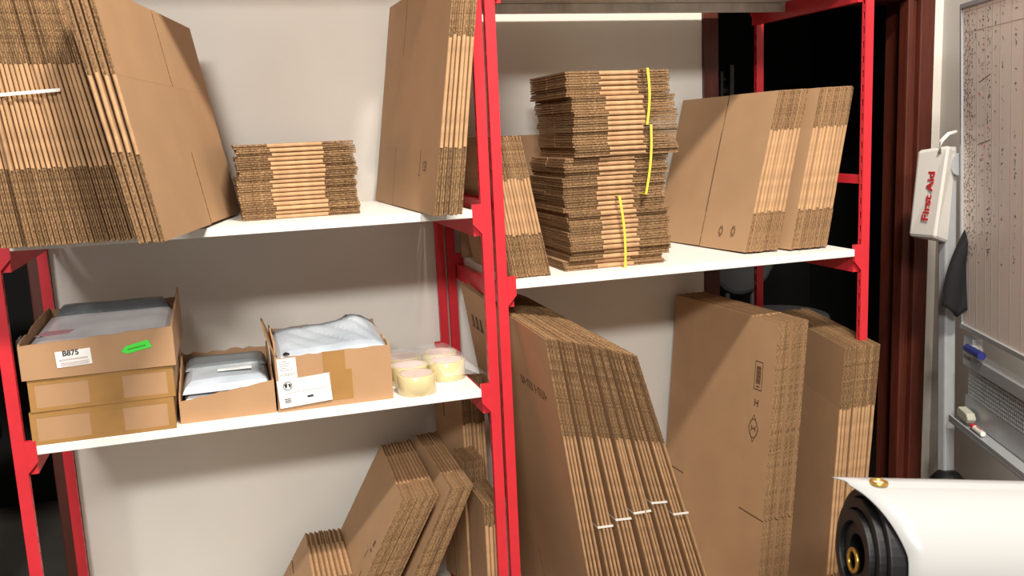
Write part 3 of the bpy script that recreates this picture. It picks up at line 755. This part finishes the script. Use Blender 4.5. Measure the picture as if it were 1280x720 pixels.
# corners: left-far, near-edge, right-far (bottom then top)
Fb = [(1.477, .32, 1.372), (1.465, .19, 1.378), (1.560, .235, 1.350), (1.575, .36, 1.352)]
Ft = [(1.503, .32, 1.645), (1.508, .19, 1.662), (1.578, .235, 1.650), (1.59, .36, 1.643)]
b = MB(); b.hexa([rel(fa, p) for p in Fb]+[rel(fa, p) for p in Ft]); b.build('case', faplas, fa, bevel=.010)
b = MB(); b.tube([rel(fa, p) for p in ((1.50, .22, 1.64), (1.505, .22, 1.675), (1.53, .22, 1.695), (1.56, .22, 1.700))], .006, 10); b.build('handle', faplas, fa, smooth=True)
vz = (Vector(Ft[1])-Vector(Fb[1])).normalized(); vx = (Vector(Fb[1])-Vector(Fb[0])).normalized()
cen = (Vector(Fb[0])+Vector(Fb[1])+Vector(Ft[0])+Vector(Ft[1]))/4
nn = vz.cross(-vx); 
if nn.dot(Vector((-1, -1, 0))) < 0: nn = -nn
m_ = frame(rel(fa, cen+nn*.002-vz*.01+vx*.012), vz, nn.cross(vz))
text('lettering', 'First Aid', .045, redink, fa, m_, bold=.0012)

# ------------------------------------------------------------------ white vinyl roll in the foreground
ax = Vector((.93, -.26, -.075)).normalized()
rc = Vector((.290, -.993, 1.085))
zax = ax; xax = Vector((0, 0, 1)); xax = (xax-ax*xax.dot(ax)).normalized(); yax = zax.cross(xax)
rm = Matrix((xax, yax, zax)).transposed().to_4x4(); rm.translation = rc
rl = thing('vinyl_roll', 'thick white vinyl roll with black core and brass eyelets in right foreground', 'roll', rc)
def RV(r, a, z): return Vector((r*cos(a), r*sin(a), z))
def place(o): o.matrix_local = Matrix.Translation(-rl.location) @ rm
sgn_y = 1 if yax.y > 0 else -1
b = MB()
# outer white sheet: angle a runs from the back over the top to the front (viewer side) and under; its left edge juts out at the top back corner
def sheet(u, v):
    a = (-.30+u*(2*pi-.55))         # from slightly behind the top, over the front
    r = .112-.010*u
    jut = -.070*max(0, 1-u/.26)**1.15
    z0 = .022+jut
    if u < .045: r += .004
    return RV(r, -sgn_y*a, z0+(1.1-z0)*v)
b.grid(sheet, 90, 30); o = b.build('outer_sheet', whitepvc, rl, smooth=True, solid=.0022); place(o)
b = MB()
for r_a, r_b, z0 in ((.088, .101, .0), (.070, .085, -.010), (.050, .067, -.018), (.030, .048, -.010)):
    b.lathe([(r_a, z0), (r_b, z0), (r_b, 1.0), (r_a, 1.0)], 48)
o = b.build('black_core', black, rl, smooth=False, bevel=.002); place(o)
def ring(loc_m, R1, r, name):
    b = MB(); b.tube([(R1*cos(2*pi*i/32), R1*sin(2*pi*i/32), 0) for i in range(32)], r, 8, closed=True); o = b.build(name, brass, rl, smooth=True); o.matrix_local = loc_m; return o
o = ring(Matrix.Translation(-rl.location) @ rm @ Matrix.Translation((-.012, 0, -.014)), .017, .0035, 'eyelet')
ea = -.02
pc = RV(.1165, -sgn_y*ea, .015)
o = ring(Matrix.Translation(-rl.location) @ rm @ Matrix.Translation(pc) @ Matrix.Rotation(pi/2, 4, 'Y'), .0115, .003, 'eyelet')
tb_ = thing('work_table', 'work table under the white vinyl roll, below the frame', 'table', (.95, -1.22, 0))
b = MB(); b.box((-.45, -.28, .90), (.45, .16, .925)); b.build('tabletop', white_board, tb_, bevel=.003)
for sx in (-.4, .4):
    for sy in (-.24, .12):
        b = MB(); b.box((sx-.02, sy-.02, 0), (sx+.02, sy+.02, .90)); b.build('leg', alu, tb_)
